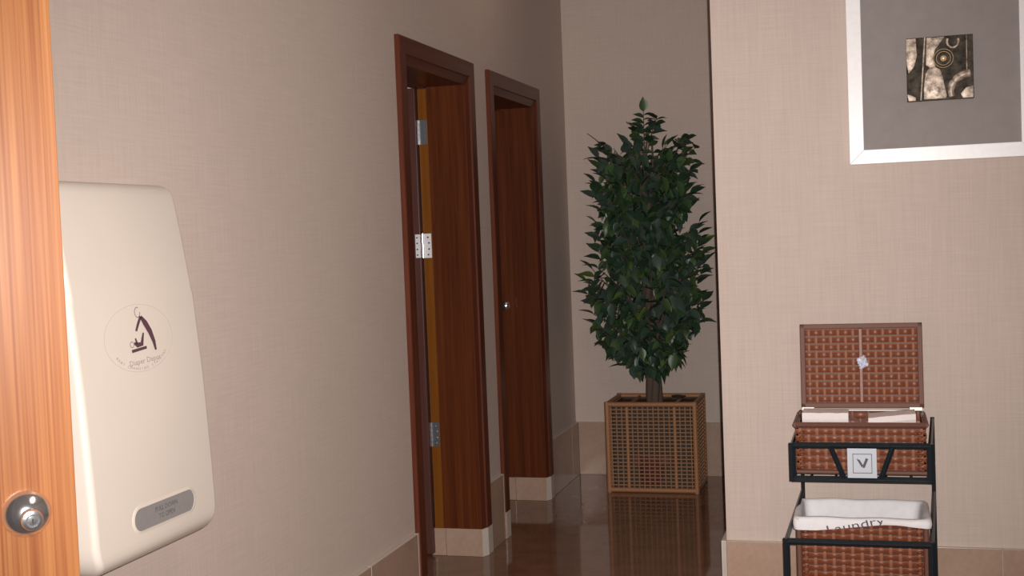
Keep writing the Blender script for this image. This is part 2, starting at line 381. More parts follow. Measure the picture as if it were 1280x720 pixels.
# logo
LY, LZ = 2.306, 1.188
lg = onface('logo_ring', [(math.cos(t)*r, math.sin(t)*r) for r in (.126, .1275) for t in [2*math.pi*k/48 for k in range(48)]],
            [(k, (k+1) % 48, 48+(k+1) % 48, 48+k) for k in range(48)], INKL, bc, LY, LZ+.006, off=.0008, vsc=.56)
def stroke(pts, ws, mat, name='logo_mark'):
    vs = []; fs = []
    for i, p in enumerate(pts):
        a = pts[max(0, i-1)]; b = pts[min(len(pts)-1, i+1)]; dx, dy = b[0]-a[0], b[1]-a[1]; L_ = math.hypot(dx, dy)
        nx, ny = -dy/L_, dx/L_; w_ = ws[i]/2; vs += [((p[0]+nx*w_)*.88, p[1]+ny*w_), ((p[0]-nx*w_)*.88, p[1]-ny*w_)]
    for i in range(len(pts)-1): fs.append((2*i, 2*i+1, 2*i+3, 2*i+2))
    return onface(name, vs, fs, mat, lg, LY, LZ+.009, off=.0014, vsc=.67)
stroke([(.014,.062),(.030,.040),(.046,.012),(.058,-.022),(.062,-.050)], [.010,.020,.019,.014,.008], INKP)      # back of the adult
stroke([(.014,.062),(.000,.040),(-.012,.018)], [.010,.010,.008], INKP)                                        # arm
stroke([(-.026,-.018),(-.014,-.026),(.006,-.024),(.012,-.004),(.017,.010)], [.008,.016,.015,.009,.006], INKP)  # baby
stroke([(-.019,-.004),(-.014,-.022)], [.006,.008], INKP)
stroke([(-.040,-.043),(.024,-.037)], [.010,.009], INKP)                                                       # table
stroke([(math.cos(t)*.011+.002, math.sin(t)*.016+.076) for t in [math.radians(60+300*k/14) for k in range(15)]], [.0035]*15, INKG)
stroke([(math.cos(t)*.008-.036, math.sin(t)*.009-.022) for t in [math.radians(360*k/12) for k in range(13)]], [.003]*13, INKG)
onface('logo_text', *text_mesh('Diaper Depot', .021), INKG, lg, LY+.010, LZ-.043, rot=math.radians(3), off=.0014, vsc=.75)
word = 'BABY CHANGING STATIONS'
for i, ch in enumerate(word):
    if ch == ' ': continue
    a = math.radians(-90+(i-(len(word)-1)/2)*5.4); v, f = text_mesh(ch, .0115)
    onface('logo_text', v, f, INKG, lg, LY+math.cos(a)*.108, LZ+.006+math.sin(a)*.0645, rot=math.atan(.6*math.tan(a+math.pi/2)), off=.0014, vsc=.7)
# ---------------------------------------------------------------- picture
pic = tag(empty('framed_relief', (1.865, RW, 1.565)), 'square wall picture in a white silver frame with a small bronze relief at its centre', 'picture')
X0, X1, Z0, Z1, FWd = 1.578, 2.152, 1.566, 2.156, .046
def barp(pts, name='frame_bar'):
    k = 4; y0, y1 = RW-.032, RW-.001
    m = MB().poly([(x, y0, z) for x, z in pts], (0, 1, 0), y1-y0); return m.build(name, FRAMEM, pic, bevel=.0015)
barp([(X0,Z0),(X1,Z0),(X1-FWd,Z0+FWd),(X0+FWd,Z0+FWd)]); barp([(X0,Z1),(X0+FWd,Z1-FWd),(X1-FWd,Z1-FWd),(X1,Z1)])
barp([(X0,Z0),(X0+FWd,Z0+FWd),(X0+FWd,Z1-FWd),(X0,Z1)]); barp([(X1,Z0),(X1,Z1),(X1-FWd,Z1-FWd),(X1-FWd,Z0+FWd)])
MB().box(X0+FWd-.002, X1-FWd+.002, RW-.020, RW-.003, Z0+FWd-.002, Z1-FWd+.002).build('mount', MAT, pic)
# relief: u right, v up, in 0..1 of a 0.203 m square
ax0, az0, AS, ay = 1.763, 1.759, .204, RW-.034
rel = MB().box(ax0, ax0+AS, ay, RW-.020, az0, az0+AS).build('relief_panel', BRD, pic, bevel=.0015)
def rp(u, v, d=0): return (ax0+u*AS, ay-d, az0+v*AS)
def relief(pts, d, mat, name, bev=.003):
    n = len(pts); m = MB().poly([rp(u, v, -.001) for u, v in pts], (0, -1, 0), d+.001)
    return m.build(name, mat, rel, bevel=bev, smooth=50)
relief([(.0,.99),(.15,.99),(.16,.72),(.12,.55),(.03,.44),(.0,.6)], .004, BRL, 'relief_shape', .002)
relief([(.0,.44),(.06,.48),(.14,.62),(.17,.99),(.25,.99),(.23,.6),(.20,.03),(.03,.02)], .002, BRD, 'relief_shape', .001)
relief([(.02,.01),(.0,.12),(.06,.10),(.13,.06),(.13,.01)], .004, BRL, 'relief_shape', .001)
relief([(.31,.99),(.58,.99),(.52,.90),(.44,.80),(.40,.66),(.44,.52),(.36,.50),(.29,.56)], .004, BRL, 'relief_shape', .002)
relief([(.25,.02),(.25,.2),(.28,.42),(.33,.51),(.42,.53),(.50,.48),(.54,.38),(.56,.25),(.60,.06),(.58,.02)], .006, BRL, 'relief_shape', .003)
MB().tube([rp(.285,.99,.006), rp(.245,.5,.006), rp(.205,.01,.006)], .0028, 8).build('relief_rod', BRL, rel, smooth=60)
MB().tube([rp(.905,.99,.003), rp(.900,.43,.003)], .0016, 8).build('relief_rod', BRL, rel, smooth=60)
arc = [rp(.73+.135*math.cos(t), .35+.0*0+.0+.135*0-.0, 0) for t in (0,)]
MB().tube([rp(.715+.30*math.cos(math.radians(a))+.24, .13+.26*math.sin(math.radians(a)), .006) for a in range(200, 80, -12)], [.010]*3+[.013]*7, 10).build('relief_arc', BRL, rel, smooth=60)
relief([(.83,.01),(.80,.08),(.88,.17),(.99,.20),(.99,.01)], .005, BRL, 'relief_shape', .002)
MB().tube([rp(.70+.085*math.cos(math.radians(a)), .905+.10*math.sin(math.radians(a)), .006) for a in range(-205, 26, 15)], .0042, 8).build('relief_ring', BRL, rel, smooth=60)
dsc = MB().lathe([(.0305, 0), (.0305, .008), (.028, .010), (.0265, .006), (.023, .006), (.021, .009), (.019, .006), (.006, .007)], rp(.555,.645,0), (0,-1,0), 40).build('relief_disc', BRD, rel, smooth=40)
for rr in (.0295, .0215):
    MB().tube([(rp(.555,.645,.010)[0]+rr*math.cos(a), rp(0,0,.0095)[1], rp(.555,.645)[2]+rr*math.sin(a)) for a in [2*math.pi*k/32 for k in range(33)]], .0012, 6).build('disc_rim', BRG, dsc, smooth=60)
MB().lathe([(.010, .004), (.010, .010), (.007, .014), (.002, .016)], rp(.555,.645,0), (0,-1,0), 24).build('stud', BRG, dsc, smooth=60)
# ---------------------------------------------------------------- weaving
WEDGE = []
def weave(parent, O, U, V, Nn, w_, h_, nu, nv, amp=.0028, name='woven_strip', single=True, seg=4, fill=.80, phase=0):
    O, U, V, Nn = Vector(O), Vector(U), Vector(V), Vector(Nn); pv = h_/nv; pu = w_/nu
    st = MB()
    for i in range(nu):       # uprights
        uc = (i+.5)*pu; hw = pu*.17
        k = 2*nv+1; vs = []; fs = []
        for j in range(k):
            v = h_*j/(k-1); d = 0
            if j % 2 == 1: d = -amp*.5*(1 if ((j//2)+i+phase) % 2 == 0 else -1)
            for du, dd in ((-hw, 0), (0, .0012), (hw, 0)): vs.append(O+U*(uc+du)+V*v+Nn*(d+dd))
        for j in range(k-1): fs += [(3*j, 3*j+1, 3*j+4, 3*j+3), (3*j+1, 3*j+2, 3*j+5, 3*j+4)]
        if single: MB().add(vs, fs).build('woven_stake', WICKE, parent, smooth=60)
        else: st.add(vs, fs)
    for j in range(nv):       # weavers
        vc = (j+.5)*pv; hh = pv*fill/2; n = nu*seg+1; vs = []; fs = []
        for i in range(n):
            u = w_*i/(n-1); a = math.pi*(u/pu)-math.pi/2+math.pi/2
            s = math.sin(math.pi*(u/pu-0.5)+math.pi/2)*0  # placeholder, replaced below
            ph = ((j+phase) % 2)*math.pi
            s = math.sin(math.pi*u/pu+ph); s = math.copysign(abs(s)**.6, s)
            d = amp*s
            for dv, dd in ((-hh, -.0016), (-hh*.6, .0004), (hh*.66, .0004), (hh, -.0012)): vs.append(O+U*u+V*(vc+dv)+Nn*(d+dd))
        for i in range(n-1):
            b = 4*i; fs += [(b+q, b+q+1, b+q+5, b+q+4) for q in range(3)]
        if single:
            wo = MB().add(vs, fs).build(name, WICK, parent, smooth=70); wo.data.materials.append(WICKE)
            for q, p in enumerate(wo.data.polygons): p.material_index = 1 if q % 3 == 2 else 0  # upper edge face painted paler for the light a strand edge catches
        else: st.add(vs, fs)
    if not single: return tag(st.build(name, WICK, parent, smooth=70), kind='stuff')
def lacing(parent, a, b, n, r=.0055, lab=None):
    a, b = Vector(a), Vector(b); m = MB()
    for k in range(n):
        p = a.lerp(b, (k+.5)/n); m.tube([p+Vector((-.007, 0, -.003)), p+Vector((-.003, -.003, 0)), p+Vector((.003, -.003, .001)), p+Vector((.007, 0, .003))], [r*.4, r*.8, r*.8, r*.4], 6)
    return m.build('corner_lacing', WICK, parent, smooth=80)
# ---------------------------------------------------------------- rack
xl, xr, yf, yb = 1.386, 1.795, 3.93, 4.235
rack = tag(empty('towel_rack', (1.585, 4.05, 0)), 'black steel two-tier rack against the right wall holding the wicker baskets', 'rack')
def rbar(n, pts, r): 
    m = MB()
    for a, b in zip(pts, pts[1:]): m.bar(a, b, r)
    return m.build(n, BLACK, rack, bevel=.0008)
yl, xll, xlr = 3.85, 1.366, 1.790
rbar('front_rail', [(xl, yf, .692), (xr, yf, .692)], .0072); rbar('front_rail', [(xl, yf, .588), (xr, yf, .588)], .0072)
rbar('front_upright', [(xl, yf, .580), (xl, yf, .70)], .0075); rbar('front_upright', [(xr, yf, .580), (xr, yf, .70)], .0085)
rbar('brace', [(1.502, yf-.002, .688), (1.540, yf-.002, .592)], .006); rbar('brace', [(1.685, yf-.002, .688), (1.650, yf-.002, .592)], .006)
for x, xb, xf in ((xl, 1.399, xll), (xr, 1.815, xlr)):
    rbar('back_post', [(xb, yb, 0), (xb, yb, .735)], .0048)
    rbar('side_rail', [(x, yf, .692), (xb, yb, .73)], .0045); rbar('side_rail', [(x, yf, .588), (xb, yb, .588)], .005)
    rbar('side_rail', [(xf, yl, .412), (xb, yb, .490)], .005)
    rbar('front_leg', [(xf, yl, 0), (xf, yl, .42)], .0075 if x == xl else .0085)
    rbar('side_rail', [(xf, yl, .02), (xb, yb, .02)], .005)
rbar('front_rail', [(xll, yl, .410), (xlr, yl, .410)], .0075); rbar('front_rail', [(xll, yl, .020), (xlr, yl, .020)], .006)
rbar('back_rail', [(1.399, yb, .588), (1.815, yb, .588)], .005); rbar('back_rail', [(1.399, yb, .02), (1.815, yb, .02)], .005)
for k in range(5):
    x = 1.44+k*.075; rbar('shelf_rod', [(x, yf, .583), (x, yb, .583)], .003)
    rbar('shelf_rod', [(x, yl, .022), (x, yb, .022)], .003)
pq = MB().box(1.551, 1.638, yf-.014, yf-.0095, .595, .686).build('plaque', PAPER, rack, bevel=.001)
def fr4(x0, x1, z0, z1, t, y):
    m = MB(); m.box(x0, x1, y, y+.001, z0, z0+t); m.box(x0, x1, y, y+.001, z1-t, z1); m.box(x0, x0+t, y, y+.001, z0, z1); m.box(x1-t, x1, y, y+.001, z0, z1); return m
fr4(1.567, 1.624, .610, .670, .0018, yf-.0148).build('plaque_border', INKD, pq)
m = MB(); yq = yf-.0150
m.poly([(1.578, yq, .655), (1.588, yq, .651), (1.5975, yq, .634), (1.5935, yq, .628)], (0,1,0), .001)
m.poly([(1.606, yq, .657), (1.613, yq, .654), (1.602, yq, .627), (1.596, yq, .627), (1.5965, yq, .634)], (0,1,0), .001)
m.build('plaque_letter', INKD, pq)
# ---------------------------------------------------------------- upper lidded basket
bx0, bx1, by0, by1, bz0, bz1 = 1.397, 1.784, 3.95, 4.215, .602, .756
ub = tag(empty('wicker_basket', (1.59, 4.08, .602)), 'small lidded red-brown wicker basket, lid propped open, on the upper tier', 'basket', )
m = MB(); t = .008
m.box(bx0+.004, bx1-.004, by0+.004, by0+t, bz0, bz1-.004); m.box(bx0+.004, bx1-.004, by1-t, by1-.004, bz0, bz1-.004)
m.box(bx0+.004, bx0+t, by0+.004, by1-.004, bz0, bz1-.004); m.box(bx1-t, bx1-.004, by0+.004, by1-.004, bz0, bz1-.004); m.box(bx0+.004, bx1-.004, by0+.004, by1-.004, bz0, bz0+.006)
m.build('basket_core', WDARK, ub)
weave(ub, (bx0, by0+.001, bz0+.012), (1,0,0), (0,0,1), (0,-1,0), bx1-bx0, bz1-bz0-.026, 15, 6, .003)
for O, U, N_, ww in (((bx0+.001, by0, bz0), (0,1,0), (-1,0,0), by1-by0), ((bx1-.001, by0, bz0), (0,1,0), (1,0,0), by1-by0), ((bx0, by1-.001, bz0), (1,0,0), (0,1,0), bx1-bx0)):
    weave(ub, O, U, (0,0,1), N_, ww, bz1-bz0, 10, 6, .003, 'woven_side', False)
weave(ub, (bx0, by1-.009, bz0), (1,0,0), (0,0,1), (0,-1,0), bx1-bx0, bz1-bz0, 15, 6, .002, 'woven_inside', False)
m = MB()
for a, b in (((bx0, by0), (bx1, by0)), ((bx1, by0), (bx1, by1)), ((bx1, by1), (bx0, by1)), ((bx0, by1), (bx0, by0))):
    m.bar((*a, bz1-.004), (*b, bz1-.004), .007)
m.build('basket_rim', RIMM, ub, bevel=.002)
m = MB(); m.tube([(bx0, by0, bz0+.004), (bx1, by0, bz0+.004)], .007, 8); m.build('basket_base_rim', RIMM, ub, smooth=60)
lacing(ub, (bx0+.018, by0-.004, bz0+.01), (bx0+.018, by0-.004, bz1-.02), 9); lacing(ub, (bx1-.018, by0-.004, bz0+.01), (bx1-.018, by0-.004, bz1-.02), 9)
# lid: inner face seen, rim around a woven field, central rib
lid = empty('basket_lid', (0, 0, 0)); lid.parent = ub; lid.location = Vector((1.595, 4.222, .768))-wloc(ub)
tilt = math.radians(5.5)
lx, lh = .194, .277
def LP(x, h, d=0):   # point on the lid; d toward the viewer
    return Vector((1.5965+x, 4.222+h*math.sin(tilt)-d*math.cos(tilt), .767+h*math.cos(tilt)+0*d))
Vv = Vector((0, math.sin(tilt), math.cos(tilt))); Nv = Vector((0, -math.cos(tilt), math.sin(tilt)))
m = MB(); P = [LP(-lx, 0), LP(lx, 0), LP(lx, lh), LP(-lx, lh)]; m.poly([p-Nv*.004 for p in P], Nv, -.004); m.build('lid_core', WDARK, lid)
rw = .0165
for a, b, c_, d_ in ((-lx, lx, 0, rw), (-lx, lx, lh-rw, lh), (-lx, -lx+rw, 0, lh), (lx-rw, lx, 0, lh)):
    MB().poly([LP(a, c_)-Nv*.004, LP(b, c_)-Nv*.004, LP(b, d_)-Nv*.004, LP(a, d_)-Nv*.004], Nv, .017).build('lid_rim', RIMM, lid, bevel=.003)
weave(lid, LP(-lx+rw, rw)+Nv*.001, (1,0,0), Vv, Nv, (lx-rw)*2, lh-2*rw, 15, 10, .0032)
MB().poly([LP(-.006, rw)+Nv*.001, LP(.006, rw)+Nv*.001, LP(.006, lh-rw)+Nv*.001, LP(-.006, lh-rw)+Nv*.001], Nv, .005).build('lid_rib', WICK, lid, bevel=.002)
m = MB(); m.box(1.5965-lx+.004, 1.5965+lx-.004, 4.205, 4.214, .7595, .7625); m.build('hinge_strip', plain('bright_metal_strip', (.85, .85, .80), .25, .8), lid)
for x in (1.5965-lx+.022, 1.5965+lx-.026):
    h = MB().box(x-.020, x+.020, 4.203, 4.209, .760, .771).build('lid_hinge', plain('nickel_plate', (.75, .74, .68), .3, .8), lid, bevel=.001)
# crumpled clear wrapper stuck on the lid
random.seed(3)
m = MB(); n = 9; vs = []; fs = []
for j in range(n):
    for i in range(n):
        u, v = (i/(n-1)-.5), (j/(n-1)-.5)
        px = u*.035+v*.012; pz = v*-.055+u*.02 if False else v*.045-u*.018
        vs.append(LP(.005+px, .150+pz)+Nv*(.012+random.uniform(-.006, .008)))
for j in range(n-1):
    for i in range(n-1):
        if (abs(i-3.5)+abs(j-3.5)) < 4.6: fs.append((j*n+i, j*n+i+1, (j+1)*n+i+1, (j+1)*n+i))
m.add(vs, fs)
wr = m.build('plastic_wrapper', PLAST, None, world=False, loc=LP(.005, .150)); wr.data.polygons.foreach_set('use_smooth', [False]*len(wr.data.polygons))
tag(wr, 'crumpled shiny clear plastic scrap stuck to the middle of the open basket lid', 'wrapper')
# folded towels in the basket
def towel(x0, x1, y0, y1, z0, z1, label, seed, lift=0, px=0):
    random.seed(seed); root = empty('folded_towel', ((x0+x1)/2, (y0+y1)/2, z0)); n = 4
    tag(root, label, 'towel', 'folded towels in the small basket')
    h = (z1-z0)/n
    for k in range(n):
        a, b = z0+k*h, z0+(k+.93)*h; vs = []; nx, ny = 9, 7
        m = MB(); dx = random.uniform(-.003, .003)
        prof = [(y0, a+h*.25), (y0-.004, a+h*.46), (y0, a+h*.7), (y0+.004, b), (y1, b), (y1, a), (y0+.004, a)]
        rings = []
        for i in range(nx):
            x = x0+dx+(x1-x0)*i/(nx-1); q = lift*(i/(nx-1))*(k+1)/n
            rings.append([(x, py, pz+q+.002*noise.noise(Vector((x*40, py*9, k*3.1+seed)))) for py, pz in prof])
        kk = len(prof); vs = [p for r in rings for p in r]; fs = []
        for i in range(nx-1):
            for j in range(kk): fs.append((i*kk+j, i*kk+(j+1)%kk, (i+1)*kk+(j+1)%kk, (i+1)*kk+j))
        fs += [tuple(range(kk)), tuple((nx-1)*kk+j for j in range(kk))]
        MB().add(vs, fs).build('fold', TOWEL, root, smooth=50)
    return root
towel(1.412, 1.556, 4.085, 4.19, .612, .772, 'folded white towel stack at the left inside the small lidded basket', 1)
towel(1.618, 1.762, 4.085, 4.19, .612, .756, 'folded white towel stack at the right inside the small lidded basket, top sloping', 2, .014)
# ---------------------------------------------------------------- laundry basket
cx0, cx1, cy0, cy1, cz0, cz1 = 1.392, 1.783, 3.95, 4.215, .03, .458
lb = tag(empty('laundry_basket', (1.588, 4.08, .03)), 'tall red-brown wicker laundry basket with white cloth liner on the lower tier', 'basket')
m = MB()
m.box(cx0+.004, cx1-.004, cy0+.004, cy0+t, cz0, cz1-.01); m.box(cx0+.004, cx1-.004, cy1-t, cy1-.004, cz0, cz1-.01)
m.box(cx0+.004, cx0+t, cy0+.004, cy1-.004, cz0, cz1-.01); m.box(cx1-t, cx1-.004, cy0+.004, cy1-.004, cz0, cz1-.01); m.box(cx0+.004, cx1-.004, cy0+.004, cy1-.004, cz0, cz0+.006)
m.build('basket_core', WDARK, lb)
weave(lb, (cx0+.012, cy0+.001, cz0+.008), (1,0,0), (0,0,1), (0,-1,0), cx1-cx0-.024, cz1-cz0-.014, 13, 21, .0034, fill=.78)
for O, U, N_, ww in (((cx0+.001, cy0, cz0), (0,1,0), (-1,0,0), cy1-cy0), ((cx1-.001, cy0, cz0), (0,1,0), (1,0,0), cy1-cy0), ((cx0, cy1-.001, cz0), (1,0,0), (0,1,0), cx1-cx0)):
    weave(lb, O, U, (0,0,1), N_, ww, cz1-cz0-.01, 10, 20, .003, 'woven_side', False)
for x in (cx0, cx1):
    MB().tube([(x+(.006 if x == cx0 else -.006), cy0-.001, cz0), (x+(.006 if x == cx0 else -.006), cy0-.001, cz1)], .009, 8).build('corner_post', RIMM, lb, smooth=60)
lacing(lb, (cx0+.026, cy0-.005, cz0+.01), (cx0+.026, cy0-.005, cz1-.012), 22); lacing(lb, (cx1-.026, cy0-.005, cz0+.01), (cx1-.026, cy0-.005, cz1-.012), 22)
# liner
HEM = [(1.380, .424), (1.45, .424), (1.545, .434), (1.60, .441), (1.66, .4465), (1.70, .446), (1.74, .441), (1.80, .436)]
def rect_pts(x0, x1, y0, y1, r, n=22, c=5):
    P = []
    def line(a, b, k):
        for i in range(k): t_ = i/k; P.append((a[0]+(b[0]-a[0])*t_, a[1]+(b[1]-a[1])*t_))
    def cor(cx_, cy_, a0):
        for i in range(c): a = math.radians(a0+90*i/c); P.append((cx_+r*math.cos(a), cy_+r*math.sin(a)))
    line((x0+r, y0), (x1-r, y0), n); cor(x1-r, y0+r, -90); line((x1, y0+r), (x1, y1-r), n//2); cor(x1-r, y1-r, 0)
    line((x1-r, y1), (x0+r, y1), n); cor(x0+r, y1-r, 90); line((x0, y1-r), (x0, y0+r), n//2); cor(x0+r, y0+r, 180); return P
rows = []
def lring(inset, zf, wob=0, r=.02):
    P = rect_pts(cx0+inset, cx1-inset, cy0+inset, cy1-inset, r); out = []
    for i, (x, y_) in enumerate(P):
        k = noise.noise(Vector((x*22, y_*22, zf(x, y_)*7+inset*40)))*wob
        ccx, ccy = (cx0+cx1)/2, (cy0+cy1)/2; d = Vector((x-ccx, y_-ccy)).normalized()
        out.append((x+d.x*k, y_+d.y*k, zf(x, y_)))
    return out
hem = lambda x, y_: lerp(HEM, x) if y_ < (cy0+.06) else .432+.004*math.sin(x*40+y_*31)
top = lambda x, y_: .464+.0015*math.sin(x*37+y_*20)
L_rows = [lring(-.011, hem, .002), lring(-.013, lambda x, y_: hem(x, y_)*.5+.23, .002), lring(-.011, lambda x, y_: top(x, y_)-.006, .001), lring(-.006, lambda x, y_: top(x, y_), .0),
          lring(.004, lambda x, y_: top(x, y_)+.001, 0), lring(.012, lambda x, y_: top(x, y_)-.006, .001), lring(.016, lambda x, y_: .43, .006, .03),
          lring(.022, lambda x, y_: .37, .010, .04), lring(.03, lambda x, y_: .28, .012, .05), lring(.05, lambda x, y_: .15, .01, .06), lring(.10, lambda x, y_: .12, .01, .03)]
k = len(L_rows[0]); vs = [p for r in L_rows for p in r]; fs = []
for i in range(len(L_rows)-1):
    for j in range(k): fs.append((i*k+j, i*k+(j+1)%k, (i+1)*k+(j+1)%k, (i+1)*k+j))
fs.append(tuple((len(L_rows)-1)*k+j for j in range(k)))
ln = MB().add(vs, fs).build('cloth_liner', CLOTH, lb, smooth=80)
# stitched word on the flap, partly folded under the hem
tv, tf = text_mesh('Laundry', .040, False)
bm = bmesh.new(); bv = [bm.verts.new(v) for v in tv]
for f in tf:
    try: bm.faces.new([bv[i] for i in f])
    except ValueError: pass
a = math.radians(12.5); sx = 1.36
for v in bm.verts:
    x, z = v.co.x*sx, v.co.y; v.co = Vector((1.484+x*math.cos(a)-z*math.sin(a), cy0-.0165, .4125+x*math.sin(a)+z*math.cos(a)))
bmesh.ops.bisect_plane(bm, geom=bm.verts[:]+bm.edges[:]+bm.faces[:], plane_co=Vector((1.545, 0, .4345)), plane_no=Vector((-.105, 0, 1)), clear_inner=True)
bmesh.ops.bisect_plane(bm, geom=bm.verts[:]+bm.edges[:]+bm.faces[:], plane_co=Vector((1.545, 0, .4615)), plane_no=Vector((0, 0, 1)), clear_outer=True)
bm.verts.index_update(); vs = [v.co.copy() for v in bm.verts]; fs = [tuple(v.index for v in f.verts) for f in bm.faces]; bm.free()
MB().add(vs, fs).build('liner_text', INKD, ln)
# ---------------------------------------------------------------- planter
px0, px1, py0, py1, pz = .270, .757, 6.385, 6.755, .478
bt = tag(empty('rattan_planter', ((px0+px1)/2, (py0+py1)/2, 0)), 'square honey-brown rattan lattice planter on the floor in the corridor corner', 'planter')
R1 = .0135
for x in (px0+R1, px1-R1):
    for y_ in (py0+R1, py1-R1): MB().tube([(x, y_, 0), (x, y_, pz)], R1, 10).build('corner_post', RATTAN, bt, smooth=60)
for z in (R1, pz-R1):
    for a_, b_ in (((px0+R1, py0+R1), (px1-R1, py0+R1)), ((px1-R1, py0+R1), (px1-R1, py1-R1)), ((px1-R1, py1-R1), (px0+R1, py1-R1)), ((px0+R1, py1-R1), (px0+R1, py0+R1))):
        MB().tube([(*a_, z), (*b_, z)], R1, 10).build('frame_rail', RATTAN, bt, smooth=60)
m = MB().tube([(0, 0, 0), (0, 0, pz-4*R1)], .0036, 6); rv = m.build('lattice_rod', RATD, bt, world=False, smooth=60)
first = [True]
def vrod(x, y_, thick=False):
    loc = Vector((x, y_, 2*R1))-wloc(bt)
    if thick: MB().tube([(x, y_, 2*R1), (x, y_, pz-2*R1)], .0095, 8).build('lattice_rod', RATTAN, bt, smooth=60); return
    if first[0]: rv.location = loc; first[0] = False
    else: again(rv, bt, loc)
NX = 16
for i in range(NX):
    x = px0+.035+(px1-px0-.07)*i/(NX-1); th = i in (3, 12)
    vrod(x, py0+.012, th)
for i in range(13):
    y_ = py0+.035+(py1-py0-.07)*i/12; vrod(px1-.012, y_, i in (2, 10)); vrod(px0+.012, y_, i in (2, 10))
hx = MB().tube([(0, 0, 0), (px1-px0-.05, 0, 0)], .0036, 6).build('lattice_rod', RATD, bt, world=False, smooth=60)
hy = MB().tube([(0, 0, 0), (0, py1-py0-.05, 0)], .0036, 6).build('lattice_rod', RATD, bt, world=False, smooth=60)
for j in range(21):
    z = .040+.0199*j
    l1 = Vector((px0+.025, py0+.007, z))-wloc(bt); l2_ = Vector((px1-.007, py0+.025, z))-wloc(bt)
    if j == 0: hx.location = l1; hy.location = l2_
    else: again(hx, bt, l1); again(hy, bt, l2_)
    again(hy, bt, Vector((px0+.007, py0+.025, z))-wloc(bt))
m = MB(); 
m.box(px0+.03, px1-.03, py1-.03, py1-.024, .02, pz-.02)
m.box(px0+.032, px1-.032, py0+.045, py0+.05, .02, pz-.02); m.box(px0+.03, px0+.036, py0+.045, py1-.03, .02, pz-.02); m.box(px1-.036, px1-.03, py0+.045, py1-.03, .02, pz-.02)
m.build('inner_lining', LINER, bt)
MB().lathe([(.085, 0), (.095, .01), (.108, .13), (.112, .135), (.112, .155), (.10, .155)], (.505, py0+.125, .03), (0, 0, 1), 28).build('pot', REDPOT, bt, smooth=40)
MB().box(.42, .60, py0+.030, py0+.044, .145, .20).build('red_tag', REDPOT, bt)
# soil / moss surface just below the rim with cross slats
vs = []; fs = []; nx, ny = 26, 18
for j in range(ny):
    for i in range(nx):
        x = px0+.03+(px1-px0-.06)*i/(nx-1); y_ = py0+.048+(py1-py0-.078)*j/(ny-1)
        vs.append((x, y_, pz-.030+.010*noise.noise(Vector((x*28, y_*28, 0)))))
for j in range(ny-1):
    for i in range(nx-1): fs.append((j*nx+i, j*nx+i+1, (j+1)*nx+i+1, (j+1)*nx+i))
MB().add(vs, fs).build('moss', SOIL, bt, smooth=80)
for x in (px0+.13, px1-.12):
    MB().tube([(x, py0+.03, pz-.018), (x, py1-.03, pz-.018)], .010, 8).build('top_slat', RATTAN, bt, smooth=60)
MB().poly([(.600, 6.60, pz-.006), (.650, 6.585, pz-.008), (.665, 6.66, pz-.006), (.610, 6.70, pz-.006), (.585, 6.66, pz-.004)], (0, 0, 1), .004).build('black_plastic', HOLE, bt)
# ---------------------------------------------------------------- ficus
random.seed(11)
TX, TY = .508, 6.575
fc = tag(empty('ficus_tree', (TX, TY, .45)), 'bushy dark green artificial ficus tree standing in the rattan planter', 'tree')
stems = []
for k in range(4):
    a0 = k*math.pi/2; pts = []; rs_ = []
    for i in range(30):
        z = .43+i*.05; t_ = i/29; tw = a0+t_*7; rad = .022+.012*t_+.03*max(0, t_-.6)
        pts.append((TX-.01*t_+math.cos(tw)*rad, TY+math.sin(tw)*rad*.8, z)); rs_.append(.021*(1-t_)**.8+.003)
    stems.append(pts); MB().tube(pts, rs_, 8).build('stem', BARK, fc, smooth=80)
ENV = [(.58, -.06, .06), (.62, -.10, .13), (.67, -.22, .24), (.77, -.33, .33), (.90, -.36, .35), (1.06, -.42, .35), (1.23, -.41, .36), (1.40, -.38, .34), (1.57, -.37, .28), (1.72, -.32, .30), (1.84, -.28, .28), (1.93, -.11, .17), (2.03, -.02, .03)]
def env(z):
    return lerp([(a, b) for a, b, c_ in ENV], z), lerp([(a, c_) for a, b, c_ in ENV], z)
def leaf_mesh(mat, nm, bend=.25, wd=.38):
    # unit leaf: base at origin, grows along +x, width in y, normal z
    xs = [0, .07, .22, .42, .65, .84, 1.0]; ws = [.0, .18, .42, .5, .40, .16, 0]; vs = []; fs = []
    for x, w_ in zip(xs, ws):
        z = -bend*x*x; c = w_*wd; vs += [(x, -c, z+c*.35), (x, 0, z), (x, c, z+c*.35)]
    for i in range(6):
        b = 3*i; fs += [(b, b+1, b+4, b+3), (b+1, b+2, b+5, b+4)]
    return vs, fs
tmpl = [leaf_mesh(None, '', b, w_) for b, w_ in ((.2, .56), (.40, .52), (.05, .62))]
leaves = []; twigs = MB(); nbr = 0
def leafat(p, d, L_):
    d = d.normalized(); side = d.cross(Vector((0, 0, 1)))
    if side.length < .1: side = Vector((1, 0, 0))
    side.normalize(); nrm = side.cross(d); r_ = random.uniform(-.9, .9)
    s2 = side*math.cos(r_)+nrm*math.sin(r_); n2 = s2.cross(d)*-1
    if n2.z < 0: n2 = -n2; s2 = -s2
    tip = p+d*L_
    if tip.y > E-.025 or tip.x < .02 or p.y > E-.03: return
    lo, hi = env(tip.z)
    if not (lo-.02 < tip.x-TX < hi+.02): return
    Mx = Matrix((d, s2, n2)).transposed().to_4x4()
    Mx = Matrix.Translation(p) @ Mx @ Matrix.Diagonal((L_, L_, L_, 1)); leaves.append(Mx)
